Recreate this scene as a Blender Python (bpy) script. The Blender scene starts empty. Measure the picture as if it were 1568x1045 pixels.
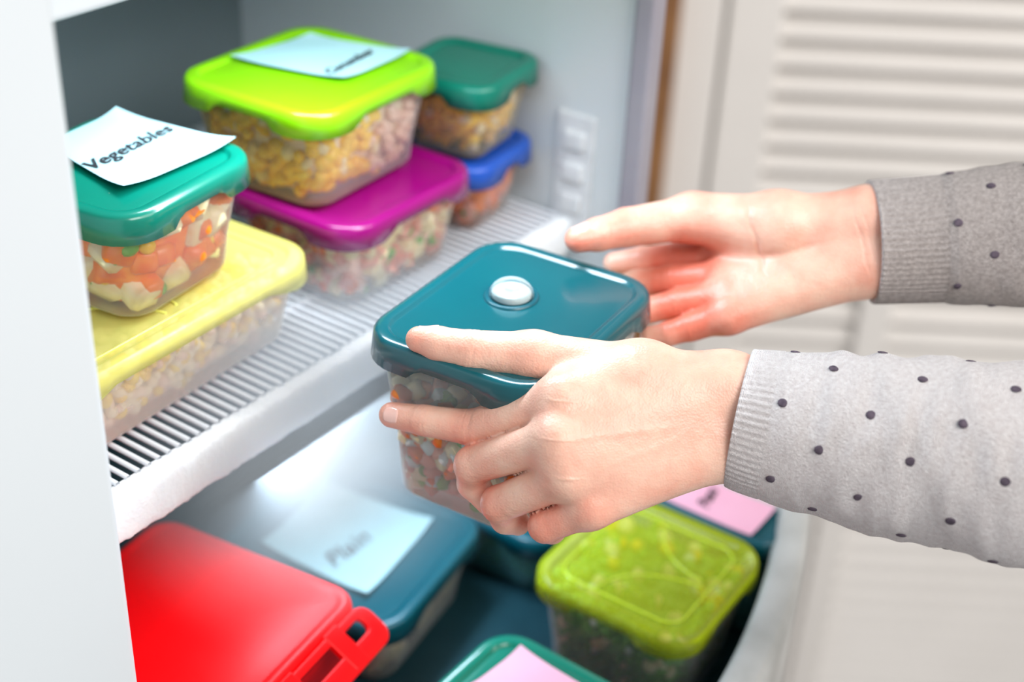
import bpy, math, random, bmesh
import numpy as np
from mathutils import Vector, Matrix
from mathutils import noise as mn
random.seed(7); np.random.seed(7)
scene=bpy.context.scene
COL=scene.collection
# ------------------------------------------------------------------ helpers
def link(o,parent=None):
    COL.objects.link(o)
    if parent: o.parent=parent
    return o
def empty(name,loc=(0,0,0),yaw=0):
    e=bpy.data.objects.new(name,None); e.empty_display_size=.02
    e.location=loc; e.rotation_euler=(0,0,yaw); COL.objects.link(e); return e
def mk(name,verts,faces,mats,parent=None,smooth=True,midx=None):
    me=bpy.data.meshes.new(name); me.from_pydata([tuple(v) for v in verts],[],[tuple(int(i) for i in f) for f in faces])
    if not isinstance(mats,(list,tuple)): mats=[mats]
    for m in mats: me.materials.append(m)
    if smooth: me.polygons.foreach_set('use_smooth',[True]*len(me.polygons))
    if midx is not None: me.polygons.foreach_set('material_index',[int(i) for i in midx])
    me.update()
    o=bpy.data.objects.new(name,me); return link(o,parent)
def rr(hx,hy,r,n=7,m=14):
    r=max(min(r,hx*.98,hy*.98),.0005); pts=[]
    cs=[(hx-r,hy-r,0),(-hx+r,hy-r,90),(-hx+r,-hy+r,180),(hx-r,-hy+r,270)]
    for ci,(cx,cy,a0) in enumerate(cs):
        for i in range(n+1):
            a=math.radians(a0+90*i/n); pts.append((cx+r*math.cos(a),cy+r*math.sin(a)))
        nx,ny,na=cs[(ci+1)%4]; na=math.radians(na)
        e=(nx+r*math.cos(na),ny+r*math.sin(na)); s=pts[-1]
        for i in range(1,m): t=i/m; pts.append((s[0]+(e[0]-s[0])*t,s[1]+(e[1]-s[1])*t))
    return pts
def loft(rings,cap0=True,cap1=True):
    n=len(rings[0]); V=[]; Fc=[]
    for r_ in rings: V+=list(r_)
    for k in range(len(rings)-1):
        for i in range(n):
            j=(i+1)%n; Fc.append((k*n+i,k*n+j,(k+1)*n+j,(k+1)*n+i))
    if cap0: Fc.append(tuple(range(n-1,-1,-1)))
    if cap1: Fc.append(tuple((len(rings)-1)*n+i for i in range(n)))
    return V,Fc
def ring3(p2,z): return [(x,y,z) for x,y in p2]
def boxm(name,x0,x1,y0,y1,z0,z1,mat,parent=None,bev=.004,seg=3):
    v=[(x0,y0,z0),(x1,y0,z0),(x1,y1,z0),(x0,y1,z0),(x0,y0,z1),(x1,y0,z1),(x1,y1,z1),(x0,y1,z1)]
    f=[(3,2,1,0),(4,5,6,7),(0,1,5,4),(1,2,6,5),(2,3,7,6),(3,0,4,7)]
    o=mk(name,v,f,mat,parent,smooth=False)
    if bev>0:
        b=o.modifiers.new('bev','BEVEL'); b.width=bev; b.segments=seg; b.limit_method='ANGLE'
        o.data.polygons.foreach_set('use_smooth',[True]*len(o.data.polygons))
        w=o.modifiers.new('wn','WEIGHTED_NORMAL'); w.keep_sharp=True
    return o
def tube(name,pts,rad,mat,parent=None,seg=8,closed=False):
    c=bpy.data.curves.new(name,'CURVE'); c.dimensions='3D'; c.bevel_depth=rad; c.bevel_resolution=2
    s=c.splines.new('POLY'); s.points.add(len(pts)-1)
    for i,p in enumerate(pts): s.points[i].co=(*p,1)
    s.use_cyclic_u=closed; c.use_fill_caps=True; c.materials.append(mat)
    o=bpy.data.objects.new(name,c); return link(o,parent)
# ------------------------------------------------------------------ materials
def pmat(name,col,rough=.4,spec=.5,trans=0,sss=0,coat=0,noise=None,bump=None,ssr=None,metal=0):
    m=bpy.data.materials.new(name); m.use_nodes=True; nt=m.node_tree; b=nt.nodes['Principled BSDF']
    b.inputs['Base Color'].default_value=(*col,1); b.inputs['Roughness'].default_value=rough
    b.inputs['Specular IOR Level'].default_value=spec; b.inputs['Transmission Weight'].default_value=trans
    b.inputs['Coat Weight'].default_value=coat; b.inputs['Metallic'].default_value=metal
    if sss:
        b.inputs['Subsurface Weight'].default_value=sss; b.inputs['Subsurface Radius'].default_value=ssr or (.01,.01,.01)
        b.inputs['Subsurface Scale'].default_value=1.0
    tc=nt.nodes.new('ShaderNodeTexCoord')
    if noise:
        sc,c2,lo,hi=noise
        n=nt.nodes.new('ShaderNodeTexNoise'); n.inputs['Scale'].default_value=sc; n.inputs['Detail'].default_value=5
        nt.links.new(tc.outputs['Object'],n.inputs['Vector'])
        mr=nt.nodes.new('ShaderNodeMapRange'); mr.inputs[1].default_value=lo; mr.inputs[2].default_value=hi
        nt.links.new(n.outputs['Fac'],mr.inputs[0])
        mx=nt.nodes.new('ShaderNodeMix'); mx.data_type='RGBA'
        mx.inputs[6].default_value=(*col,1); mx.inputs[7].default_value=(*c2,1)
        nt.links.new(mr.outputs[0],mx.inputs[0]); nt.links.new(mx.outputs[2],b.inputs['Base Color'])
    if bump:
        sc,st,dist=bump
        n=nt.nodes.new('ShaderNodeTexNoise'); n.inputs['Scale'].default_value=sc; n.inputs['Detail'].default_value=4
        nt.links.new(tc.outputs['Object'],n.inputs['Vector'])
        bp=nt.nodes.new('ShaderNodeBump'); bp.inputs['Strength'].default_value=st; bp.inputs['Distance'].default_value=dist
        nt.links.new(n.outputs['Fac'],bp.inputs['Height']); nt.links.new(bp.outputs[0],b.inputs['Normal'])
    return m
def clearmat(name,col,fac,rough=.2,noise=0):
    """thin translucent plastic: transparent mixed with glossy/diffuse"""
    m=pmat(name,col,rough,.5); nt=m.node_tree; b=nt.nodes['Principled BSDF']; out=nt.nodes['Material Output']
    t=nt.nodes.new('ShaderNodeBsdfTransparent'); t.inputs[0].default_value=(*[min(1,c*.2+.8) for c in col],1)
    mix=nt.nodes.new('ShaderNodeMixShader'); fr=nt.nodes.new('ShaderNodeFresnel'); fr.inputs[0].default_value=1.3
    add=nt.nodes.new('ShaderNodeMath'); add.operation='ADD'; add.inputs[1].default_value=fac; add.use_clamp=True
    nt.links.new(fr.outputs[0],add.inputs[0])
    if noise:
        tc=nt.nodes['Texture Coordinate']; n=nt.nodes.new('ShaderNodeTexNoise'); n.inputs['Scale'].default_value=45; n.inputs['Detail'].default_value=6
        nt.links.new(tc.outputs['Object'],n.inputs['Vector'])
        mu=nt.nodes.new('ShaderNodeMath'); mu.operation='MULTIPLY_ADD'; mu.inputs[1].default_value=noise; mu.inputs[2].default_value=fac-noise*.5
        nt.links.new(n.outputs['Fac'],mu.inputs[0]); nt.links.new(mu.outputs[0],add.inputs[1])
    nt.links.new(add.outputs[0],mix.inputs[0]); nt.links.new(t.outputs[0],mix.inputs[1]); nt.links.new(b.outputs[0],mix.inputs[2])
    nt.links.new(mix.outputs[0],out.inputs[0]); return m
white=pmat('fridge_white_plastic',(.72,.77,.80),.5,noise=(3,(.69,.74,.77),.3,.7))
liner=pmat('fridge_liner',(.60,.63,.64),.32,noise=(4,(.56,.59,.60),.3,.7))
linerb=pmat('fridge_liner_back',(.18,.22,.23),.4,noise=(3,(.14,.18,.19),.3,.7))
gasket=pmat('gasket_grey',(.33,.31,.34),.5,noise=(20,(.29,.27,.31),.3,.7))
frost=pmat('frost',(.95,.97,.99),.55,sss=.3,ssr=(.01,.01,.012),bump=(350,.6,.001),noise=(60,(.88,.91,.95),.35,.7))
frost2=pmat('frost_wall',(.66,.67,.68),.45,bump=(160,.6,.0015),noise=(60,(.56,.57,.58),.35,.7))
wire=pmat('wire_white',(.85,.87,.90),.3,noise=(40,(.8,.82,.86),.3,.7))
drawer_m=pmat('drawer_plastic',(.56,.56,.54),.3,noise=(14,(.34,.34,.32),.45,.75),bump=(60,.2,.001))
drawer_in_shade=pmat('drawer_inner_shade',(.02,.075,.095),.35,noise=(10,(.012,.045,.06),.3,.7))  # interior dimness and teal reflections are put into this dark colour
body_clear=clearmat('clear_plastic',(.95,.95,.95),.055,.14,.05)
body_hazy=clearmat('hazy_plastic',(.97,.93,.86),.22,.3,.1)
body_teal=clearmat('teal_plastic',(.15,.45,.48),.35,.2)
lime=pmat('lime_lid',(.22,.56,.003),.22,sss=.1,ssr=(.003,.004,.001),noise=(8,(.25,.60,.005),.3,.7))
green=pmat('green_lid',(.0,.17,.115),.22,coat=.15,noise=(8,(.0,.20,.13),.3,.7))
dgreen=pmat('dark_green_lid',(.0,.15,.10),.3,noise=(8,(.0,.18,.12),.3,.7))
purple=pmat('purple_lid',(.25,.0,.13),.22,coat=.15,noise=(8,(.29,.001,.15),.3,.7))
blue=pmat('blue_lid',(.01,.07,.40),.3,noise=(8,(.015,.09,.44),.3,.7))
teal=pmat('teal_lid',(.0,.075,.095),.2,coat=.3,noise=(7,(.0,.10,.12),.3,.7))
teal2=pmat('teal_lid_b',(.0,.070,.095),.3,noise=(7,(.0,.095,.125),.3,.7))
yellow=clearmat('yellow_lid',(.90,.86,.22),.46,.28,.1)
ygreen=clearmat('yellow_green_lid',(.72,.84,.02),.34,.16,.14)
ygreen_s=pmat('yellow_green_ridge',(.60,.74,.05),.2,noise=(8,(.56,.70,.04),.3,.7))
yellow_s=pmat('yellow_ridge',(.86,.84,.2),.25,noise=(8,(.8,.78,.15),.3,.7))
red=pmat('red_plastic',(.92,.0,.002),.38,spec=.25,noise=(6,(.96,.0,.003),.3,.7))
lab_b=pmat('label_blue_paper',(.44,.70,.74),.7,noise=(25,(.40,.66,.71),.3,.7))
lab_p=pmat('label_pink_paper',(.88,.46,.60),.7,noise=(25,(.84,.42,.56),.3,.7))
ink=pmat('ink',(.01,.01,.015),.6,noise=(50,(.03,.03,.035),.3,.7))
vent_w=clearmat('vent_milky',(.85,.93,.92),.50,.15)
FM={}
def fm(n,c,c2,sss=.12): FM[n]=pmat('food_'+n,c,.3,sss=sss,ssr=(.004,.003,.002),noise=(120,c2,.35,.65))
fm('corn',(.94,.52,.012),(.97,.68,.07)); fm('carrot',(.92,.17,.004),(.96,.28,.02)); fm('cream',(.90,.74,.40),(.94,.84,.58))
fm('pea',(.12,.36,.03),(.24,.52,.08)); fm('meat',(.84,.52,.40),(.92,.68,.56)); fm('pink',(.84,.30,.20),(.90,.48,.36))
fm('pale',(.90,.70,.48),(.94,.80,.60)); fm('greenbean',(.14,.38,.05),(.30,.54,.14)); fm('frostbit',(.72,.80,.76),(.85,.9,.9))
# ------------------------------------------------------------------ food
def cube_t():
    bm=bmesh.new(); bmesh.ops.create_cube(bm,size=1); bmesh.ops.bevel(bm,geom=bm.edges[:],offset=.16,segments=1,affect='EDGES')
    bm.verts.ensure_lookup_table(); V=np.array([x.co[:] for x in bm.verts]); Fc=[[q.index for q in f.verts] for f in bm.faces]; bm.free(); return V,Fc
def ball_t():
    bm=bmesh.new(); bmesh.ops.create_icosphere(bm,subdivisions=2,radius=.5)
    V=np.array([x.co[:] for x in bm.verts]); Fc=[[q.index for q in f.verts] for f in bm.faces]; bm.free(); return V,Fc
CUBE=cube_t(); BALL=ball_t()
def rot_rand():
    q=np.random.normal(size=4); q/=np.linalg.norm(q); a,b,c,d=q
    return np.array([[a*a+b*b-c*c-d*d,2*(b*c-a*d),2*(b*d+a*c)],[2*(b*c+a*d),a*a-b*b+c*c-d*d,2*(c*d-a*b)],[2*(b*d-a*c),2*(c*d+a*b),a*a-b*b-c*c+d*d]])
def food(name,parent,bx,by,tx,ty,h,pal,core,z0=.003):
    mats=[FM[core]]+[FM[p[0]] for p in pal]
    V=[];Fc=[];mi=[]
    s=.008
    v,f=loft([ring3(rr(bx-s,by-s,.015),z0+.003),ring3(rr(tx-s,ty-s,.018),h-.005)])
    V+=v;Fc+=f;mi+=[0]*len(f)
    ms=sum(p[2]*p[3] for p in pal)/sum(p[3] for p in pal)
    side_a=4*(bx+by)*h; top_a=4*bx*by; N=int((side_a+top_a)/(ms**2)*1.5)
    for _ in range(N):
        if random.random()<side_a/(side_a+top_a):
            zz=random.uniform(z0+.004,h-.002); k=(zz-z0)/h; hx=bx+(tx-bx)*k; hy=by+(ty-by)*k
            q=rr(hx,hy,.016,5,8)
            while True:
                i=random.randrange(len(q)); a=q[i]; b=q[(i+1)%len(q)]
                if random.random()<math.dist(a,b)/.03: break
            t=random.random(); x=a[0]+(b[0]-a[0])*t; y=a[1]+(b[1]-a[1])*t; edge=True
        else:
            zz=h-.002; x=random.uniform(-tx+.008,tx-.008); y=random.uniform(-ty+.008,ty-.008); edge=False
        ps=[p for p in pal if p[4] is None or p[4](x/tx+random.uniform(-.2,.2),y/ty)]
        if not ps: continue
        p=random.choices(ps,[q[3] for q in ps])[0]
        size=p[2]*random.uniform(.8,1.2)
        if edge:
            ins=size*.56; x*=(1-ins/hx); y*=(1-ins/hy); zz=max(zz,z0+size*.5)
        T=CUBE if p[1]=='c' else BALL
        M=rot_rand(); sc=np.array([random.uniform(.85,1.15),random.uniform(.8,1.1),random.uniform(.7,1.0)])*size
        vv=(T[0]*sc)@M.T+np.array([x,y,zz]); n0=len(V)
        V+=vv.tolist(); Fc+=[[n0+i for i in ff] for ff in T[1]]; mi+=[1+pal.index(p)]*len(T[1])
    return mk(name,V,Fc,mats,parent,smooth=True,midx=mi)
# ------------------------------------------------------------------ containers
def lid(parent,h,hx,hy,r,mat,deep=.017,shallow=.010,rim=.011,dip=.0022,panel=.0):
    P0=rr(hx,hy,r); n=7;m=14; per=n+m
    wts=[]
    for i in range(len(P0)):
        k=i%per
        if k<=n: w=1
        else:
            q=(k-n)/m; L=(2*(hx-r) if (i//per)%2==0 else 2*(hy-r)); d=min(q,1-q)*L
            w=1 if d<.010 else (0 if d>.017 else 1-(d-.010)/.007)
        wts.append(w)
    def R(ins,z): return ring3(rr(hx-ins,hy-ins,max(r-ins,.004)),z)
    skirt=[(x,y,h-(shallow+(deep-shallow)*w)) for (x,y),w in zip(rr(hx+.0012,hy+.0012,r+.0012),wts)]
    skin=[(x,y,h-(shallow+(deep-shallow)*w)) for (x,y),w in zip(rr(hx-.0004,hy-.0004,r-.0004),wts)]
    skin2=R(.0012,h-.004)
    rings=[skin2,skin,skirt,R(0,h-.0045),R(.0004,h-.0025),R(.0015,h-.0010),R(.0032,h),R(rim-.002,h),R(rim-.001,h-.0004),R(rim,h-dip),R(rim+.0012,h-dip-.0002),
           R(rim+.003,h-dip+panel),R(rim+.004,h-dip+panel),R(rim+.012,h-dip+panel)]
    V,Fc=loft(rings,cap0=False,cap1=True)
    return mk('lid',V,Fc,mat,parent)
def body(parent,h,tx,ty,bx,by,r,mat):
    def R(hx,hy,rr_,z): return ring3(rr(hx,hy,rr_),z)
    rings=[R(bx-.006,by-.006,r-.008,.0),R(bx-.002,by-.002,r-.005,.001),R(bx,by,r-.004,.004)]
    for k in (.33,.66,.88): rings.append(R(bx+(tx-bx)*k,by+(ty-by)*k,r,.004+(h-.010)*k))
    rings+= [R(tx,ty,r,h-.006),R(tx+.001,ty+.001,r,h-.003)]
    V,Fc=loft(rings,cap0=True,cap1=False)
    return mk('clear_body',V,Fc,mat,parent)
def label(parent,pts,z,mat,text=None,tsize=.02,tpos=None,trot=0,curl=.004,name='label',bold=.0002):
    n=14;V=[];Fc=[]
    for i in range(n+1):
        for j in range(n+1):
            u=i/n;v=j/n
            x=(1-u)*(1-v)*pts[0][0]+u*(1-v)*pts[1][0]+u*v*pts[2][0]+(1-u)*v*pts[3][0]
            y=(1-u)*(1-v)*pts[0][1]+u*(1-v)*pts[1][1]+u*v*pts[2][1]+(1-u)*v*pts[3][1]
            c=max(0,abs(u-.5)*2+abs(v-.5)*2-1.35)/.65
            V.append((x,y,z+curl*c*c))
    for i in range(n):
        for j in range(n): a=i*(n+1)+j; Fc.append((a,a+n+1,a+n+2,a+1))
    o=mk(name,V,Fc,mat,parent)
    if text:
        c=bpy.data.curves.new('handwriting','FONT'); c.body=text; c.size=tsize; c.shear=.35; c.offset=bold; c.extrude=.00005
        c.align_x='CENTER'; c.align_y='CENTER'; c.space_character=1.05; c.materials.append(ink)
        t=bpy.data.objects.new('handwriting',c); link(t,parent); t.location=(tpos[0],tpos[1],z+.0006); t.rotation_euler=(0,0,trot)
    return o
def container(c,ztop,sx,sy,h,yaw,lidm,bodym=None,pal=None,core='pale',name='food_container',fill=.86,r=.026,taper=.010,**lk):
    e=empty(name,(c[0],c[1],ztop-h),math.radians(yaw))
    hx,hy=sx/2,sy/2; tx,ty=hx-.0045,hy-.0045; bx,by=tx-taper,ty-taper
    lid(e,h,hx,hy,r,lidm,**lk); body(e,h,tx,ty,bx,by,r-.004,bodym or body_clear)
    if pal: food('food',e,bx-.001,by-.001,tx-.002,ty-.002,(h-.006)*fill,pal,core)
    return e
def loc(e,ox,oy,yaw):
    c=math.cos(-math.radians(yaw)); s=math.sin(-math.radians(yaw)); dx=ox-e.location.x; dy=oy-e.location.y
    return (dx*c-dy*s,dx*s+dy*c)
D=container((.688,.066),.070,.143,.125,.066,0,purple,pal=[('pink','c',.011,3,None),('cream','c',.012,3,None),('meat','b',.010,1.5,None),('carrot','c',.010,1,None),('pea','b',.009,.5,None)],core='meat')
A=container((.678,.090),.145,.142,.128,.073,2.5,lime,pal=[('corn','b',.0115,5,lambda x,y:x<.05),('cream','b',.010,.8,lambda x,y:x<.1),('meat','b',.009,4,lambda x,y:x>0)],core='pale')
Cc=container((.484,.078),.062,.228,.135,.060,2,yellow,bodym=body_hazy,pal=[('pale','b',.009,4,None),('corn','b',.009,1.8,None),('meat','b',.009,1.6,None)],core='pale')
B=container((.502,.082),.137,.122,.120,.074,7,green,pal=[('carrot','c',.018,4,None),('cream','c',.022,3,None),('pea','b',.011,.7,None),('corn','b',.012,.6,None)],core='carrot')
Fq=container((.806,.056),.060,.090,.085,.058,6,blue,pal=[('carrot','c',.012,3,None),('pink','c',.010,2,None),('pea','b',.008,1,None)],core='pink',r=.02)
E=container((.803,.054),.124,.094,.088,.062,8,dgreen,pal=[('corn','b',.010,4,None),('cream','b',.010,1,None)],core='corn',r=.02)
G=container((.593,-.141),.080,.150,.120,.112,4.5,teal,bodym=clearmat('clear_plastic_held',(.78,.90,.93),.20,.18,.18),pal=[('pea','b',.010,1.2,None),('carrot','c',.010,1.6,None),('cream','c',.011,2.4,None),('pink','c',.010,1.2,None),('frostbit','c',.010,1.2,None)],core='meat',fill=.70,name='food_container_held',rim=.010,dip=.0018)
gh=.112
vt=[]
for rad,z in ((.017,gh-.0017),(.0165,gh-.0005),(.0150,gh+.0),(.0138,gh-.0012)):
    vt.append([(rad*math.cos(2*math.pi*i/40)+.012,rad*.95*math.sin(2*math.pi*i/40)+.010,z) for i in range(40)])
V,Fc=loft(vt,False,True); mk('vent_recess',V,Fc,teal2,G)
vt=[]
for rad,z in ((.0115,gh-.001),(.0118,gh+.0015),(.0105,gh+.0024),(.0050,gh+.0026),(.0045,gh+.0050),(.0034,gh+.0062)):
    vt.append([(rad*math.cos(2*math.pi*i/32)+.012,rad*math.sin(2*math.pi*i/32)+.010,z) for i in range(32)])
V,Fc=loft(vt,False,True); mk('vent_valve',V,Fc,vent_w,G)
vt=[]
for k in range(7):
    a=k/6*math.pi/2; vt.append([(.0130*math.cos(a)*math.cos(2*math.pi*i/32)+.012,.0130*math.cos(a)*math.sin(2*math.pi*i/32)+.010,gh+.0005+.009*math.sin(a)) for i in range(32)] if k<6 else [(.0004*math.cos(2*math.pi*i/32)+.012,.0004*math.sin(2*math.pi*i/32)+.010,gh+.0095) for i in range(32)])
V,Fc=loft(vt,False,True); mk('vent_dome',V,Fc,clearmat('dome_clear',(.9,.97,.97),.03,.05),G)
H=container((.719,-.183),-.170,.130,.130,.098,1,ygreen,pal=[('greenbean','b',.011,3,None),('pea','b',.011,2,None),('corn','b',.010,1.5,lambda x,y:x>-.1),('cream','b',.013,.9,None),('frostbit','b',.007,.5,None)],core='greenbean',fill=.95)
J=container((.632,.028),-.200,.150,.168,.068,9,teal2,pal=[('pale','b',.010,3,None),('cream','b',.010,2,None)],core='pale')
K=container((.532,-.200),-.170,.140,.130,.098,-1,green,pal=[('pale','b',.010,3,None)],core='pale')
L=container((.812,-.175),-.172,.048,.140,.096,0,teal2,bodym=body_teal,r=.014,taper=.003,rim=.006)
N=container((.778,-.020),-.205,.120,.150,.063,2,teal2,bodym=body_teal,pal=[('pea','b',.010,3,None)],core='greenbean')
la=[loc(A,*p,2.5) for p in ((.671,.055),(.744,.057),(.722,.131),(.652,.140))]
label(A,la,.073+.0012,lab_b,'Cucumber',.0120,loc(A,.698,.074,2.5),math.radians(4),curl=.002,bold=.0003)
lb=[loc(B,*p,7) for p in ((.476,.048),(.566,.050),(.552,.140),(.490,.133))]
label(B,lb,.074+.0012,lab_b,'Vegetables',.0160,loc(B,.5175,.0905,7),math.radians(0),curl=.003,bold=.0003)
lj=[loc(J,*p,9) for p in ((.592,-.027),(.689,-.011),(.675,.085),(.588,.072))]
label(J,lj,.068+.0012,lab_b,'Plain',.022,loc(J,.622,.018,9),math.radians(-10),curl=.003)
label(K,[(-.01,-.045),(.052,-.05),(.056,.040),(.005,.045)],.098+.0012,lab_p,curl=.003)
label(L,[(-.021,-.052),(.022,-.052),(.022,.030),(-.021,.030)],.096+.0012,lab_p,'Peas',.014,(0,-.005),math.radians(10),curl=.001)
def ridges(e,h,hx,hy,mat):
    z=h-.0018; ix,iy=hx-.017,hy-.017
    def arc(cx,cy,rx,ry,a0,a1): return [(cx+rx*math.cos(math.radians(a0+(a1-a0)*i/24)),cy+ry*math.sin(math.radians(a0+(a1-a0)*i/24)),z) for i in range(25)]
    tube('ridge_1',arc(-ix*1.0,-iy*1.0,ix*1.0,iy*1.35,5,88),.0008,mat,e)
    tube('ridge_2',arc(ix*1.0,-iy*1.0,ix*.9,iy*1.2,96,172),.0008,mat,e)
    tube('ridge_3',[(x,y,z) for x,y in rr(ix,iy,.014)],.0008,mat,e,closed=True)
ridges(H,.098,.065,.065,ygreen_s); ridges(Cc,.060,.114,.0675,yellow_s)
# red box with clip
RB=empty('red_storage_box',(.448,-.003,-.268),math.radians(7.4)); rh=.138; hx,hy=.075,.0825
def R_(ins,z,r=.02): return ring3(rr(hx-ins,hy-ins,max(r-ins,.004)),z)
V,Fc=loft([R_(.014,0),R_(.012,.003),R_(.006,rh-.02),R_(.005,rh-.012)],True,False); mk('box_body',V,Fc,red,RB)
V,Fc=loft([R_(.0035,rh-.016),R_(0,rh-.016),R_(0,rh-.006),R_(.0006,rh-.003),R_(.003,rh),R_(.006,rh+.0005),R_(.009,rh-.001),R_(.011,rh-.0012),R_(.02,rh-.001),R_(.04,rh)],False,True); mk('box_lid',V,Fc,red,RB)
def clip():
    L=.060; Wd=.0150; outer=rr(L,Wd,.010,5,5); inner=rr(L-.010,.0052,.004,5,5)
    tilt=math.radians(32)
    def T(x,y,t):
        yy=(y-Wd); return (x+.009,-hy+.001+yy*math.cos(tilt)-t*math.sin(tilt), rh-.005+yy*math.sin(tilt)+t*math.cos(tilt))
    V=[];Fc=[];m=len(outer)
    for P_,t,oy in ((outer,0,0),(outer,.005,0),(inner,.005,.004),(inner,0,.004)): V+=[T(x,y+oy,t) for x,y in P_]
    for k in range(4):
        for i in range(m):
            j=(i+1)%m; k2=(k+1)%4; Fc.append((k*m+i,k*m+j,k2*m+j,k2*m+i))
    o=mk('clip_flap',V,Fc,red,RB); b=o.modifiers.new('b','BEVEL'); b.width=.0012; b.segments=2
    for i,(x,w_) in enumerate(((-.022,.007),(.026,.007))):
        v=[]
        for t in (.0005,.0053):
            for sx_,yy in ((-1,-Wd+.002),(1,-Wd+.002),(1,Wd+.002),(-1,Wd+.002)): v.append(T(x+sx_*w_,yy,t))
        o=mk('clip_bar_%d'%i,v,[(3,2,1,0),(4,5,6,7),(0,1,5,4),(1,2,6,5),(2,3,7,6),(3,0,4,7)],red,RB,False)
        b=o.modifiers.new('b','BEVEL'); b.width=.001; b.segments=2
clip()
# ------------------------------------------------------------------ fridge
FR=empty('refrigerator',(0,0,0))
boxm('side_wall_left',.270,.357,-.069,.37,-1.498,.75,white,FR,.006)
boxm('side_wall_right',.857,.866,-.060,.37,-1.498,.75,liner,FR,.003)
boxm('door_gasket_right',.850,.867,-.074,-.056,-1.48,.74,gasket,FR,.004)
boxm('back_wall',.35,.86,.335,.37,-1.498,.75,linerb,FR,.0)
boxm('upper_shelf',.357,.857,.0,.335,.262,.292,white,FR,.004)
boxm('lower_cabinet',.357,.857,-.055,.335,-1.498,-.300,liner,FR,.002)
boxm('top_panel',.27,.866,-.069,.37,.75,.80,white,FR,.004)
for i,z in enumerate((.0,-.08)):
    boxm('shelf_rail_%d'%i,.849,.860,.0,.33,z-.030,z-.018,liner,FR,.003)
# flat slotted shelf bracket with light frost on the right wall
boxm('shelf_bracket_plate',.8535,.8590,-.030,.004,-.030,.085,frost2,FR,.0025)
for i,z in enumerate((.004,.030,.056)):
    boxm('shelf_bracket_lug_%d'%i,.8495,.8560,-.024,-.004,z,z+.016,frost2,FR,.003)
WS=empty('wire_shelf',(0,0,0))
V=[];Fc=[]
def addcyl(p0,p1,r,seg=6):
    p0=np.array(p0,float);p1=np.array(p1,float);d=p1-p0;d/=np.linalg.norm(d)
    a=np.cross(d,[0,0,1.]) if abs(d[2])<.9 else np.cross(d,[1.,0,0]); a/=np.linalg.norm(a); b=np.cross(d,a); n0=len(V)
    for p in (p0,p1):
        for i in range(seg):
            t=2*math.pi*i/seg; V.append((p+r*(a*math.cos(t)+b*math.sin(t))).tolist())
    for i in range(seg): j=(i+1)%seg; Fc.append((n0+i,n0+j,n0+seg+j,n0+seg+i))
x=.3605
while x<.856:
    addcyl((x,-.004,-.0018),(x,.332,-.0018),.0017); x+=.0078
for y in (.06,.15,.24,.325): addcyl((.357,y,-.0055),(.857,y,-.0055),.0022,8)
mk('wires',V,Fc,wire,WS)
nx,ns=420,28; V=[];Fc=[]
prof=[]
hw,hh=.0075,.0165
for i in range(ns):
    a=2*math.pi*i/ns; c,s=math.cos(a),math.sin(a); e=.45
    prof.append((math.copysign(abs(c)**e,c)*hw,math.copysign(abs(s)**e,s)*hh))
for k in range(nx+1):
    x=.357+.5*k/nx
    for (py,pz) in prof:
        q=Vector((x*220,py*220,pz*220)); q2=Vector((x*60,py*40,pz*40))
        d=1+.07*mn.noise(q)+.06*mn.noise(q2)
        V.append((x,-.007+py*d,-.0185+pz*d*(.97)))
for k in range(nx):
    for i in range(ns): j=(i+1)%ns; Fc.append((k*ns+i,(k+1)*ns+i,(k+1)*ns+j,k*ns+j))
mk('front_lip',V,Fc,frost,WS)
# ------------------------------------------------------------------ drawer
DR=empty('freezer_drawer',(0,0,0))
V=[];Fc=[];nx=40
def yin(x): return -.222-.06*(1-((x-.57)/.28)**2)
prof=[(0,-.29),(0,-.176),(-.002,-.1715),(-.006,-.170),(-.021,-.170),(-.025,-.1715),(-.027,-.176),(-.027,-.29)]
xs=[.357+(.850-.357)*k/nx for k in range(nx+1)]
for x in xs:
    for dy,z in prof: V.append((x,yin(x)+dy,z))
m=len(prof)
for k in range(nx):
    for i in range(m): j=(i+1)%m; Fc.append((k*m+i,k*m+j,(k+1)*m+j,(k+1)*m+i))
Fc.append(tuple(range(m))); Fc.append(tuple(nx*m+i for i in range(m-1,-1,-1)))
mk('drawer_front',V,Fc,drawer_m,DR)
boxm('drawer_side_right',.8395,.850,-.235,.30,-.29,-.178,drawer_m,DR,.002)
boxm('drawer_side_left',.360,.366,-.235,.30,-.29,-.178,drawer_m,DR,.002)
boxm('drawer_back',.360,.850,.295,.302,-.29,-.178,drawer_in_shade,DR,.001)
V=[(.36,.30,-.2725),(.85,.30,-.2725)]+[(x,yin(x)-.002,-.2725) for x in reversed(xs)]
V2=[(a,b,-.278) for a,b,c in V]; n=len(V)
mk('drawer_floor',V+V2,[tuple(range(n-1,-1,-1)),tuple(range(n,2*n))]+[(i,(i+1)%n,n+(i+1)%n,n+i) for i in range(n)],drawer_in_shade,DR,False)
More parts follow.
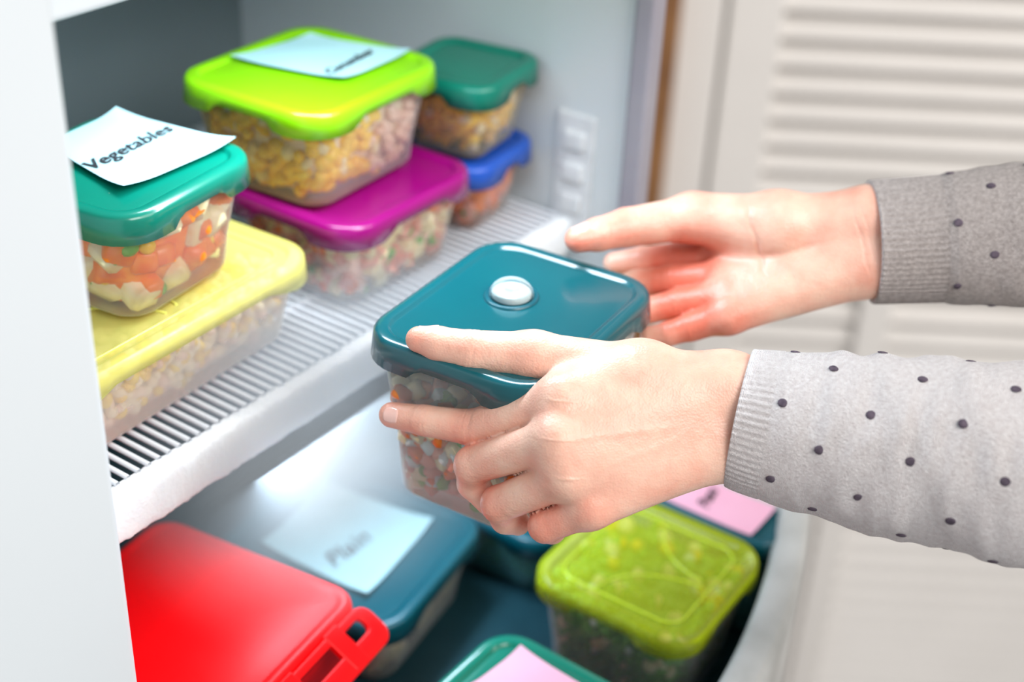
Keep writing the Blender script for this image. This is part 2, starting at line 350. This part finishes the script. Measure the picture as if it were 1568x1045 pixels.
# ------------------------------------------------------------------ room
hd=Vector((math.cos(math.radians(33.7)),math.sin(math.radians(33.7)),0)); rt=Vector((hd.y,-hd.x,0)); o0=Vector((0,-.535,0))
wall_w=pmat('wall_paint',(.80,.78,.74),.6,noise=(5,(.76,.74,.70),.3,.7))
door_w=pmat('door_white',(.85,.81,.77),.4,noise=(6,(.81,.77,.73),.3,.7))
wood=pmat('brown_wood',(.20,.085,.03),.45,noise=(14,(.30,.14,.05),.35,.65))
darkg=pmat('dark_gap',(.05,.04,.045),.6,noise=(14,(.09,.07,.07),.35,.65))
floor_m=pmat('floor_tile',(.66,.63,.60),.35,noise=(5,(.6,.57,.54),.3,.7))
def dbox(name,s0,s1,d0,d1,z0,z1,mat,parent,bev=.004):
    v=[]
    for z in(z0,z1):
        for s,d in((s0,d0),(s1,d0),(s1,d1),(s0,d1)):
            p=o0+rt*s+hd*d; v.append((p.x,p.y,z))
    f=[(3,2,1,0),(4,5,6,7),(0,1,5,4),(1,2,6,5),(2,3,7,6),(3,0,4,7)]
    o=mk(name,v,f,mat,parent,False)
    if bev: b=o.modifiers.new('b','BEVEL'); b.width=bev; b.segments=2
    return o
dbox('wall_right',-.6,3.0,2.0,2.1,-1.5,1.2,wall_w,None,0)
DF=empty('door_1',(0,0,0))
dbox('stile_left_trim',.205,.268,1.90,1.99,-1.495,1.1,door_w,DF)
dbox('stile_left',.275,.350,1.905,1.99,-1.495,1.1,door_w,DF)
dbox('stile_right',1.05,1.13,1.905,1.99,-1.495,1.1,door_w,DF)
dbox('rail_mid',.35,1.05,1.905,1.975,-.545,-.44,door_w,DF)
dbox('rail_bottom',.35,1.05,1.905,1.975,-1.495,-1.40,door_w,DF)
dbox('stile_lower_mid',.530,.580,1.902,1.975,-1.40,-.545,door_w,DF)
V=[];Fc=[]
def slat(s0,s1,z):
    n0=len(V)
    for s in (s0,s1):
        for d,dz in ((1.912,-.016),(1.9165,-.0215),(1.955,.013),(1.950,.019)):
            p=o0+rt*s+hd*d; V.append((p.x,p.y,z+dz))
    for i in range(4): j=(i+1)%4; Fc.append((n0+i,n0+j,n0+4+j,n0+4+i))
z=-.415
while z<1.1: slat(.345,1.055,z); z+=.040
z=-1.38
while z<-.55: slat(.345,.535,z); slat(.575,1.055,z); z+=.040
so=mk('louvre_slats',V,Fc,door_w,DF,False); b=so.modifiers.new('b','BEVEL'); b.width=.002; b.segments=2
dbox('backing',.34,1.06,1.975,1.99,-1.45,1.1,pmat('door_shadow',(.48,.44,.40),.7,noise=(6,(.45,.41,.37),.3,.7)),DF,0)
dbox('trim_1',.168,.205,1.86,1.99,-1.495,1.1,wood,None)
dbox('trim_2',.08,.168,1.88,1.99,-1.495,1.1,darkg,None)
mk('floor',[(-2,-3,-1.5),(4,-3,-1.5),(4,3,-1.5),(-2,3,-1.5)],[(0,1,2,3)],floor_m,None,False)
# ------------------------------------------------------------------ hands (signed-distance sculpt)
PERSON=empty('person',(.7,-.3,.08))
pinv=Vector((.7,-.3,.08))
def smin(a,b,k):
    h=np.clip(.5+.5*(b-a)/k,0,1); return b*(1-h)+a*h-k*h*(1-h)
def cone(p,a,ra,b,rb):
    ba=b-a; L=ba@ba; t=np.clip(((p-a)@ba)/L,0,1); return np.linalg.norm(p-a-t[:,None]*ba,axis=1)-(ra+(rb-ra)*t)
class Hand:
    def __init__(s): s.palm=[]; s.fing=[]
    def sdf(s,p):
        d=None
        for c in s.palm:
            e=cone(p,*c); d=e if d is None else smin(d,e,.011)
        fd=None
        for ch in s.fing:
            g=None
            for c in ch:
                e=cone(p,*c); g=e if g is None else smin(g,e,.0022)
            fd=g if fd is None else smin(fd,g,.0012)
        return smin(d,fd,.006)
def surface_nets(fn,lo,hi,h):
    n=np.ceil((hi-lo)/h).astype(int)+1
    ax=[lo[i]+h*np.arange(n[i]) for i in range(3)]
    X,Y,Z=np.meshgrid(*ax,indexing='ij'); P=np.stack([X.ravel(),Y.ravel(),Z.ravel()],1)
    f=np.concatenate([fn(c) for c in np.array_split(P,max(1,len(P)//200000))]).reshape(n)
    neg=f<0; m=n-1
    cnt=np.zeros(m); acc=np.zeros((*m,3)); 
    cor=[(i,j,k) for i in(0,1) for j in(0,1) for k in(0,1)]
    def sub(a,c): return a[c[0]:c[0]+m[0],c[1]:c[1]+m[1],c[2]:c[2]+m[2]]
    for c in cor:
        for a in range(3):
            if c[a]==0:
                c2=list(c); c2[a]=1; fa,fb=sub(f,c),sub(f,c2); x=(fa<0)!=(fb<0)
                t=np.where(x,fa/np.where(x,fa-fb,1),0)
                base=np.array(c,float)
                for q in range(3): acc[...,q]+=np.where(x,base[q]+(t if q==a else 0),0)
                cnt+=x
    act=cnt>0; idx=-np.ones(m,int); idx[act]=np.arange(act.sum())
    ii=np.argwhere(act); V=(acc[act]/cnt[act][:,None]+ii)*h+lo
    Fc=[]
    for a in range(3):
        b,c=(a+1)%3,(a+2)%3
        sl0=[slice(None)]*3; sl1=[slice(None)]*3; sl0[a]=slice(0,n[a]-1); sl1[a]=slice(1,n[a])
        A_,B_=neg[tuple(sl0)],neg[tuple(sl1)]; e=np.argwhere(A_!=B_)
        ok=(e[:,b]>0)&(e[:,c]>0)&(e[:,b]<m[b])&(e[:,c]<m[c]); e=e[ok]
        s=A_[tuple(e.T)]
        def g(db,dc):
            q=e.copy(); q[:,b]-=db; q[:,c]-=dc; return idx[tuple(q.T)]
        q=np.stack([g(1,1),g(0,1),g(0,0),g(1,0)],1); q[~s]=q[~s][:,::-1]
        Fc.append(q)
    Fc=np.concatenate(Fc); Fc=Fc[(Fc>=0).all(1)]
    return V,Fc
def grad(fn,p,e=.0003):
    g=np.zeros_like(p)
    for i in range(3):
        d=np.zeros(3); d[i]=e; g[:,i]=(fn(p+d)-fn(p-d))/(2*e)
    return g/np.maximum(np.linalg.norm(g,axis=1,keepdims=True),1e-6)
skin=bpy.data.materials.new('skin'); skin.use_nodes=True; nt=skin.node_tree; b=nt.nodes['Principled BSDF']
at=nt.nodes.new('ShaderNodeAttribute'); at.attribute_name='red'
tc=nt.nodes.new('ShaderNodeTexCoord'); n1=nt.nodes.new('ShaderNodeTexNoise'); n1.inputs['Scale'].default_value=60; n1.inputs['Detail'].default_value=5
nt.links.new(tc.outputs['Object'],n1.inputs['Vector'])
ma=nt.nodes.new('ShaderNodeMath'); ma.operation='MULTIPLY_ADD'; ma.inputs[1].default_value=1.1; ma.inputs[2].default_value=-.42; nt.links.new(n1.outputs['Fac'],ma.inputs[0])
ad=nt.nodes.new('ShaderNodeMath'); ad.operation='ADD'; ad.use_clamp=True; nt.links.new(ma.outputs[0],ad.inputs[0]); nt.links.new(at.outputs['Fac'],ad.inputs[1])
cr=nt.nodes.new('ShaderNodeValToRGB'); cr.color_ramp.elements[0].color=(.86,.54,.41,1); cr.color_ramp.elements[1].color=(.74,.19,.12,1)
nt.links.new(ad.outputs[0],cr.inputs[0]); nt.links.new(cr.outputs[0],b.inputs['Base Color'])
b.inputs['Roughness'].default_value=.38; b.inputs['Subsurface Weight'].default_value=.18; b.inputs['Subsurface Radius'].default_value=(.007,.0025,.0012); b.inputs['Subsurface Scale'].default_value=1
vo=nt.nodes.new('ShaderNodeTexVoronoi'); vo.inputs['Scale'].default_value=800; nt.links.new(tc.outputs['Object'],vo.inputs['Vector'])
n2=nt.nodes.new('ShaderNodeTexNoise'); n2.inputs['Scale'].default_value=220; n2.inputs['Detail'].default_value=6; nt.links.new(tc.outputs['Object'],n2.inputs['Vector'])
m2=nt.nodes.new('ShaderNodeMath'); m2.operation='MULTIPLY_ADD'; m2.inputs[1].default_value=.35; nt.links.new(vo.outputs['Distance'],m2.inputs[0]); nt.links.new(n2.outputs['Fac'],m2.inputs[2])
bp=nt.nodes.new('ShaderNodeBump'); bp.inputs['Strength'].default_value=.45; bp.inputs['Distance'].default_value=.0009; nt.links.new(m2.outputs[0],bp.inputs['Height']); nt.links.new(bp.outputs[0],b.inputs['Normal'])
nailm=pmat('nail',(.84,.46,.38),.22,coat=.4,noise=(90,(.88,.56,.48),.3,.7))
def build_hand(name,H,J,lo,hi,reds,creases,nails,ridges_=()):
    fn=H.sdf
    V,Fc=surface_nets(fn,np.array(lo),np.array(hi),.0019)
    me=bpy.data.meshes.new('tmp'); me.from_pydata((V-np.array(pinv)).tolist(),[],Fc.tolist()); me.update()
    bm=bmesh.new(); bm.from_mesh(me); bmesh.ops.subdivide_edges(bm,edges=bm.edges[:],cuts=1,use_grid_fill=True)
    bm.to_mesh(me); bm.free(); me.name=name
    n=len(me.vertices); co=np.zeros(n*3); me.vertices.foreach_get('co',co); P=co.reshape(-1,3)+np.array(pinv)
    for _ in range(3): P=P-grad(fn,P)*fn(P)[:,None]
    g=grad(fn,P)
    dd=np.zeros(n)
    for (c,ax,off,half,depth,w) in creases:
        c=np.array(c);ax=np.array(ax,float);ax/=np.linalg.norm(ax)
        r=P-c; s=r@ax-off; rad=np.linalg.norm(r-np.outer(r@ax,ax),axis=1)
        wob=s+.0006*np.sin(rad*700+off*900)
        dd-=depth*np.exp(-(wob/w)**2)*np.clip(1-(rad/half)**4,0,1)
    for (a,b_,w,hh_) in ridges_:
        a=np.array(a);b_=np.array(b_);ba=b_-a;t=np.clip(((P-a)@ba)/(ba@ba),0,1)
        dist=np.linalg.norm(P-a-t[:,None]*ba,axis=1)
        dd+=hh_*np.exp(-(dist/w)**2)*np.sin(np.pi*np.clip(t,.02,.98))**.5
    P=P+g*dd[:,None]
    red_=np.zeros(n)
    for c,rad,a in reds: red_+=a*np.exp(-((P-np.array(c))**2).sum(1)/(rad*rad))
    me.vertices.foreach_set('co',(P-np.array(pinv)).ravel()); 
    att=me.attributes.new('red','FLOAT','POINT'); att.data.foreach_set('value',np.clip(red_,0,1))
    me.polygons.foreach_set('use_smooth',[True]*len(me.polygons)); me.materials.append(skin); me.update()
    o=bpy.data.objects.new(name,me); link(o,PERSON)
    for i,(c,ax,nm,ln,wd) in enumerate(nails):
        c=np.array(c);ax=np.array(ax,float);ax/=np.linalg.norm(ax);nm=np.array(nm,float);nm-=ax*(nm@ax);nm/=np.linalg.norm(nm);sd=np.cross(nm,ax)
        N_=12;pts=[];
        for a in range(N_+1):
            for b_ in range(N_+1):
                u=a/N_*2-1;v=b_/N_*2-1
                uu=u*math.sqrt(1-.38*v*v);vv=v*math.sqrt(1-.38*u*u)
                pts.append(c+ax*uu*ln+sd*vv*wd+nm*.013)
        pts=np.array(pts)
        for _ in range(40): pts=pts-nm*(fn(pts)-.0004)[:,None]*.8
        uvr=np.array([[a/N_*2-1,b_/N_*2-1] for a in range(N_+1) for b_ in range(N_+1)])
        edge=np.max(np.abs(uvr),axis=1)>.99; pts[edge]-=nm*.0012
        fc=[(a*(N_+1)+b_,(a+1)*(N_+1)+b_,(a+1)*(N_+1)+b_+1,a*(N_+1)+b_+1) for a in range(N_) for b_ in range(N_)]
        mk(name+'_nail_%d'%i,(pts-np.array(pinv)).tolist(),fc,nailm,PERSON)
    return o
A_=lambda *a: np.array(a)/10000.
LHd=dict(W=A_(5949,-2781,605),iM=A_(5343,-2124,762),mM=A_(5177,-2214,642),rM=A_(5145,-2302,459),pM=A_(5201,-2430,282),iP=A_(5210,-1638,445),mP=A_(5102,-1736,301),rP=A_(5066,-1943,156),pP=A_(5105,-2216,115),
 iD=A_(5138,-1377,418),iT=A_(5103,-1166,385),mD=A_(5137,-1714,145),mT=A_(5129,-1827,75),rD=A_(5127,-1948,20),rT=A_(5170,-2000,-10),pD=A_(5203,-2200,20),pT=A_(5286,-2200,0),
 tC=A_(5749,-2365,805),tM=A_(5515,-1820,828),tI=A_(5335,-1540,838),tT=A_(5215,-1265,862))
Uv=np.array([.428,.286,.857]); Fv=np.array([.713,.476,-.515])
nrm=lambda v:v/np.linalg.norm(v)
l=LHd; W1=l['W']+Uv*.014; W2=l['W']-Uv*.013; arm=A_(6221,-3664,652)
Hl=Hand()
Hl.palm=[(W1,.0180,l['iM'],.0130),(W1,.0175,l['mM'],.0130),(W2,.0175,l['rM'],.0122),(W2,.0175,l['pM'],.0115),((W1+W2)/2,.018,(l['mM']+l['rM'])/2,.012),
 (W1,.0175,l['tC'],.0165),(l['tC'],.0160,l['tM'],.0132),(l['tC'],.013,l['iM'],.0115),(l['tC']+Fv*.006,.015,(l['iM']+l['mM'])/2+Fv*.008,.011),
 (W1,.0180,arm+Uv*.012,.018),(W2,.0175,arm-Uv*.012,.018)]
def chain(*a): return [(a[i],a[i+1],a[i+2],a[i+3]) for i in range(0,len(a)-2,2)]
Hl.fing=[chain(l['iM'],.0112,l['iP'],.0098,l['iD'],.0085,l['iT'],.0072),chain(l['mM'],.0115,l['mP'],.0104,l['mD'],.0086,l['mT'],.0072),
 chain(l['rM'],.0110,l['rP'],.0100,l['rD'],.0082,l['rT'],.0070),chain(l['pM'],.0100,l['pP'],.0090,l['pD'],.0074,l['pT'],.0062),
 chain(l['tM'],.0132,l['tI'],.0112,l['tI']*.35+l['tT']*.65,.0092,l['tT'],.0072)]
def crs(J,pairs):
    out=[]
    for a,b,half in pairs:
        ax=J[b]-J[a]
        for off in(-.0028,-.0012,.0004,.0022): out.append((J[a],ax,off,half,.00045,.0005))
    return out
build_hand('left_hand',Hl,l,(.485,-.330,-.02),(.665,-.10,.125),
 [(l['iP'],.012,.5),(l['mP'],.012,.55),(l['rP'],.012,.6),(l['pP'],.013,.7),(l['iT'],.014,.6),(l['iD'],.012,.3),(l['tT'],.014,.5),(l['tI'],.012,.35),(l['iM'],.014,.2),(l['pM'],.016,.4),(l['tM'],.014,.2)],
 crs(l,[('iP','iD',.014),('iD','iT',.012),('mP','mD',.013),('rP','rD',.013),('pP','pD',.012),('tI','tT',.014)]),
 [(l['tT']*.8+l['tI']*.2+nrm(l['tT']-l['tI'])*.002,l['tT']-l['tI'],(.2,.35,.9),.0062,.0058),(l['iT']*.85+l['iD']*.15,l['iT']-l['iD'],(-.8,-.2,.55),.0055,.005)],
 [(l['iM']-Fv*.013,l['W']*.7+l['iM']*.3-Fv*.017+Uv*.004,.0024,.0004),(l['mM']-Fv*.013,l['W']*.7+l['mM']*.3-Fv*.018,.0024,.0005),(l['rM']-Fv*.012,l['W']*.7+l['rM']*.3-Fv*.018,.0024,.0005),
  (l['iM']-Fv*.011,l['iM']-Fv*.0112+Uv*.001,.007,.0012),(l['mM']-Fv*.011,l['mM']-Fv*.0112+Uv*.001,.007,.0014),(l['rM']-Fv*.011,l['rM']-Fv*.0112+Uv*.001,.007,.0012)])
r_=dict(W=A_(7614,-2823,1028),tT=A_(6623,-1375,954),tI=A_(6927,-1536,973),tM=A_(7223,-1825,1020),tC=A_(7421,-2305,1065),
 iM=A_(7345,-2068,770),iP=A_(7278,-1741,687),iD=A_(7180,-1537,644),iT=A_(7088,-1385,605),mM=A_(7209,-2138,712),mP=A_(7103,-1800,625),mD=A_(7010,-1600,567),mT=A_(6898,-1492,526),
 rM=A_(7068,-2197,656),rP=A_(6966,-1933,560),rD=A_(6857,-1778,503),rT=A_(6785,-1687,461),pM=A_(6960,-2275,600),pP=A_(6860,-2090,500),pD=A_(6770,-1981,450),pT=A_(6715,-1888,420))
q=r_; V1=q['W']+Uv*.013; V2=q['W']-Uv*.014; arm2=A_(7870,-3173,1060)
Hr=Hand()
Hr.palm=[(V1,.0170,q['iM'],.0125),(V1,.0165,q['mM'],.012),(V2,.0165,q['rM'],.0115),(V2,.0170,q['pM'],.0115),((V1+V2)/2,.017,(q['mM']+q['rM'])/2,.011),
 (V1,.0165,q['tC'],.0175),(q['tC'],.0165,q['tM'],.0142),(q['tC'],.015,q['iM'],.0115),(q['tC']-Fv*.004-Uv*.006,.015,q['tM'],.012),
 (V1,.0165,arm2+Uv*.011,.017),(V2,.0165,arm2-Uv*.012,.017)]
Hr.fing=[chain(q['iM'],.0110,q['iP'],.0098,q['iD'],.0085,q['iT'],.0074),chain(q['mM'],.0112,q['mP'],.0100,q['mD'],.0086,q['mT'],.0074),
 chain(q['rM'],.0108,q['rP'],.0096,q['rD'],.0082,q['rT'],.0072),chain(q['pM'],.0100,q['pP'],.0088,q['pD'],.0074,q['pT'],.0064),
 chain(q['tM'],.0140,q['tI'],.0120,q['tI']*.4+q['tT']*.6,.0102,q['tT'],.0080)]
build_hand('right_hand',Hr,q,(.63,-.325,.02),(.83,-.10,.16),
 [(q['tT'],.018,.8),(q['tI'],.016,.6),(q['pP'],.02,.8),(q['rP'],.02,.8),(q['mP'],.02,.8),(q['iP'],.02,.7),(q['tM'],.02,.3),(q['tM']-Uv*.02,.02,.6),(q['pM'],.02,.6),(q['W'],.03,.25),(q['mM'],.02,.3)],
 crs(q,[('tI','tT',.014),('iP','iD',.012),('mP','mD',.012),('rP','rD',.012),('pP','pD',.012)])+[((q['tC']*.6+q['mM']*.4),nrm(q['mM']-q['W']),.0,.03,.0014,.0013),(q['W'],nrm(q['W']-q['mM']),-.004,.03,.0009,.0009),(q['W'],nrm(q['W']-q['mM']),.001,.03,.0007,.0009)],
 [(q['tT']*.85+q['tI']*.15+nrm(q['tT']-q['tI'])*.003,q['tT']-q['tI'],(-.2,.3,.9),.0062,.006)],
 [(q['W']-Fv*.016+Uv*.004,q['tC']*.5+q['rM']*.5-Fv*.012,.0025,-.0018),(arm2-Fv*.016,q['W']*.8+q['mM']*.2-Fv*.016,.0022,.0014),(arm2-Fv*.014-Uv*.010,q['W']*.8+q['rM']*.2-Fv*.014-Uv*.009,.0020,.0012)])
# ------------------------------------------------------------------ sleeves
def sleeve_mat(name,c1,c2):
    m=pmat(name,c1,.95,.1,noise=(420,c2,.3,.7)); nt=m.node_tree; b=nt.nodes['Principled BSDF']
    b.inputs['Sheen Weight'].default_value=.35
    tc=nt.nodes['Texture Coordinate']; w=nt.nodes.new('ShaderNodeTexWave'); w.wave_type='BANDS'; w.inputs['Scale'].default_value=1.0; w.inputs['Distortion'].default_value=1.5
    mp=nt.nodes.new('ShaderNodeMapping'); mp.inputs['Scale'].default_value=(240,240,240); nt.links.new(tc.outputs['UV'],mp.inputs['Vector']); nt.links.new(mp.outputs[0],w.inputs['Vector'])
    n=nt.nodes.new('ShaderNodeTexNoise'); n.inputs['Scale'].default_value=700; n.inputs['Detail'].default_value=6; nt.links.new(tc.outputs['Object'],n.inputs['Vector'])
    ad=nt.nodes.new('ShaderNodeMath'); ad.operation='MULTIPLY_ADD'; ad.inputs[1].default_value=.6; nt.links.new(w.outputs['Fac'],ad.inputs[0]); 
    m3=nt.nodes.new('ShaderNodeMath'); m3.operation='MULTIPLY'; m3.inputs[1].default_value=2.2; nt.links.new(n.outputs['Fac'],m3.inputs[0]); nt.links.new(m3.outputs[0],ad.inputs[2])
    bp=nt.nodes.new('ShaderNodeBump'); bp.inputs['Strength'].default_value=.9; bp.inputs['Distance'].default_value=.0010
    nt.links.new(ad.outputs[0],bp.inputs['Height']); nt.links.new(bp.outputs[0],b.inputs['Normal']); return m
knit=sleeve_mat('grey_knit',(.80,.73,.72),(.97,.92,.91)); knit_shade=sleeve_mat('grey_knit_shade',(.42,.36,.34),(.66,.59,.56))  # one knit in two tones; the far sleeve's shade is in its darker colours
dotm=pmat('dark_dots',(.07,.055,.075),.9,.1,noise=(300,(.14,.11,.14),.3,.7))
def catmull(P,t):
    n=len(P)-1; x=t*n; i=min(int(x),n-1); f=x-i; p0=P[max(i-1,0)];p1=P[i];p2=P[i+1];p3=P[min(i+2,n)]
    return .5*((2*p1)+(-p0+p2)*f+(2*p0-5*p1+4*p2-p3)*f*f+(-p0+3*p1-3*p2+p3)*f**3)
def sleeve(name,C_,Rv,Rd,cufflen,seed,wr,mat,step):
    C_=[np.array(c) for c in C_]; nu,nv=300,216; V=[];Fc=[]
    def frame(t):
        c=catmull(C_,t); d=catmull(C_,min(t+.004,1))-catmull(C_,max(t-.004,0)); d=nrm(d); u=nrm(Uv-d*(Uv@d)); s=np.cross(d,u); return c,d,u,s
    L=[0.0]; prev=catmull(C_,0)
    for k in range(1,nu+1):
        p=catmull(C_,k/nu); L.append(L[-1]+np.linalg.norm(p-prev)); prev=p
    Rvi=lambda t: float(np.interp(t,np.linspace(0,1,len(Rv)),Rv)); Rdi=lambda t: float(np.interp(t,np.linspace(0,1,len(Rd)),Rd))
    def pt(t,a,off=0,ln=0):
        c,d,u,s=frame(t); rv,rd=Rvi(t),Rdi(t)
        w=0
        if ln<cufflen: w+=.00045*math.cos(a*64)
        else:
            k=min(1,(ln-cufflen)/.03)
            w+=wr*k*(mn.noise(Vector((ln*42+seed,math.cos(a)*1.2,math.sin(a)*1.2)))*1.2+ .6*mn.noise(Vector((ln*95+seed*3,math.cos(a)*2+5,math.sin(a)*2))))+step*min(1,(ln-cufflen)/.006)
        return c+u*(rv+w+off)*math.sin(a)+s*(rd+w+off)*math.cos(a)
    for j in range(nv): V.append(pt(.02,2*math.pi*j/nv,-.0030,.01))
    for j in range(nv): V.append(pt(0,2*math.pi*j/nv,-.0025,0))
    for j in range(nv): V.append(pt(0,2*math.pi*j/nv,-.0008,0))
    for k in range(1,nu+1):
        for j in range(nv): V.append(pt(k/nu,2*math.pi*j/nv,0,L[k]))
    rings=nu+3
    for k in range(rings-1):
        for j in range(nv):
            j2=(j+1)%nv; Fc.append((k*nv+j,k*nv+j2,(k+1)*nv+j2,(k+1)*nv+j))
    Fc.append(tuple((rings-1)*nv+j for j in range(nv)))
    pc=np.array(pinv)
    o=mk(name,[tuple(v-pc) for v in V],Fc,mat,PERSON)
    uv=o.data.uv_layers.new(name='UVMap')
    Lr=[0,0,0]+L[1:]
    arr=[]
    for k in range(rings-1):
        for j in range(nv):
            for kk,jj in ((k,j),(k,j+1),(k+1,j+1),(k+1,j)): arr+= [Lr[kk]*2.0,jj/nv*.5]
    arr+= [0,0]*nv
    uv.data.foreach_set('uv',arr)
    DV=[];DF=[]; row=0; ln=cufflen+.006
    T=BALL
    while ln<L[-1]-.01:
        t=float(np.interp(ln,L,np.linspace(0,1,nu+1)))
        nd=6
        for i in range(nd):
            a=2*math.pi*(i+(row%2)*.5)/nd+.3*seed+random.uniform(-.05,.05)
            ll=ln+random.uniform(-.002,.002)
            c,d,u,s=frame(t); p=pt(t,a,.0,ll); nn=nrm(u*math.sin(a)+s*math.cos(a)); tt=np.cross(nn,d)
            M=np.stack([d*.0056,tt*.0050,nn*.0012],1); vv=T[0]@M.T+p-pc; n0=len(DV); DV+=vv.tolist(); DF+=[[n0+x for x in ff] for ff in T[1]]
        ln+=.0225; row+=1
    mk(name+'_dots',DV,DF,dotm,PERSON)
sleeve('left_sleeve',[A_(5975,-2850,620),A_(6046,-3081,618),A_(6221,-3664,652),A_(6392,-4244,704),A_(6584,-4921,771),A_(6900,-6000,900)],
  [.0372,.0405,.047,.0510,.055,.060],[.0275,.031,.038,.043,.048,.055],.018,1.3,.0026,knit,.0008)
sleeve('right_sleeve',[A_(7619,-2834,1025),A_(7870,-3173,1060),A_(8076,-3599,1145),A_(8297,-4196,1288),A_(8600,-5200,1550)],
  [.0372,.0385,.0415,.045,.050],[.0285,.031,.034,.039,.045],.042,4.1,.0014,knit_shade,.0016)
# ------------------------------------------------------------------ flare haze (added volume imitating lens-flare bloom over the shelf lip)
def hazevol(name,loc_,sc,dens,col):
    bm=bmesh.new(); bmesh.ops.create_icosphere(bm,subdivisions=3,radius=1)
    me=bpy.data.meshes.new(name); bm.to_mesh(me); bm.free()
    haze=bpy.data.materials.new(name); haze.use_nodes=True; nt=haze.node_tree; nt.nodes.clear()
    out=nt.nodes.new('ShaderNodeOutputMaterial'); vs=nt.nodes.new('ShaderNodeVolumeScatter'); vs.inputs['Color'].default_value=(*col,1); vs.inputs['Anisotropy'].default_value=.0
    tc=nt.nodes.new('ShaderNodeTexCoord'); ln_=nt.nodes.new('ShaderNodeVectorMath'); ln_.operation='LENGTH'; nt.links.new(tc.outputs['Object'],ln_.inputs[0])
    mr=nt.nodes.new('ShaderNodeMapRange'); mr.interpolation_type='SMOOTHSTEP'; mr.inputs[1].default_value=0; mr.inputs[2].default_value=1; mr.inputs[3].default_value=dens; mr.inputs[4].default_value=0
    nt.links.new(ln_.outputs['Value'],mr.inputs[0]); 
    nz=nt.nodes.new('ShaderNodeTexNoise'); nz.inputs['Scale'].default_value=2.2; nz.inputs['Detail'].default_value=2; nt.links.new(tc.outputs['Object'],nz.inputs['Vector'])
    mu=nt.nodes.new('ShaderNodeMath'); mu.operation='MULTIPLY'; nt.links.new(mr.outputs[0],mu.inputs[0]); nt.links.new(nz.outputs['Fac'],mu.inputs[1])
    nt.links.new(mu.outputs[0],vs.inputs['Density']); nt.links.new(vs.outputs[0],out.inputs['Volume'])
    me.materials.append(haze); mo=bpy.data.objects.new(name,me); link(mo,FR); mo.location=loc_; mo.scale=sc
hazevol('flare_haze',(.535,-.055,-.015),(.165,.115,.12),34,(.82,.92,1))
# ------------------------------------------------------------------ lights
def area(name,loc_,tgt,size,e,col,sy=None):
    l_=bpy.data.lights.new(name,'AREA'); l_.size=size; l_.energy=e; l_.color=col
    if sy: l_.shape='RECTANGLE'; l_.size_y=sy
    o=bpy.data.objects.new(name,l_); COL.objects.link(o); o.location=loc_
    o.rotation_euler=(Vector(tgt)-Vector(loc_)).to_track_quat('-Z','Y').to_euler(); return o
area('room_light',(.1,-1.9,1.7),(.7,0,0),1.1,42,(1,.975,.945))
area('room_light_side',(1.2,-1.6,1.3),(1.8,.2,-.4),1.2,19,(1,.94,.87))
area('fridge_led',(.60,-.03,.255),(.55,-.05,0),.26,1.5,(.74,.87,1),.04)
area('lip_fill_lower',(.60,-.02,-.045),(.60,-.16,-.2),.20,.9,(.60,.80,1),.02)  # added cool fill under the shelf, for the bloom and lip underside
w=bpy.data.worlds.new('World'); scene.world=w; w.use_nodes=True
w.node_tree.nodes['Background'].inputs[0].default_value=(.93,.96,1,1); w.node_tree.nodes['Background'].inputs[1].default_value=.48
scene.view_settings.view_transform='Standard'; scene.view_settings.look='None'; scene.view_settings.exposure=0
# ------------------------------------------------------------------ camera
th=math.radians(31); yaw=math.radians(33.7); r=math.radians(2.85)
F=Vector((math.cos(yaw)*math.cos(th),math.sin(yaw)*math.cos(th),-math.sin(th))); R=Vector((math.sin(yaw),-math.cos(yaw),0)); U=R.cross(F)
cx=R*math.cos(r)+U*math.sin(r); cy=-R*math.sin(r)+U*math.cos(r); cz=-F
cam=bpy.data.cameras.new('camera'); co=bpy.data.objects.new('camera',cam); COL.objects.link(co)
co.matrix_world=Matrix(((cx.x,cy.x,cz.x,0),(cx.y,cy.y,cz.y,-.535),(cx.z,cy.z,cz.z,.485),(0,0,0,1)))
cam.lens=50; cam.sensor_width=36; cam.clip_start=.02
cam.dof.use_dof=True; cam.dof.focus_distance=.76; cam.dof.aperture_fstop=3.2
scene.camera=co
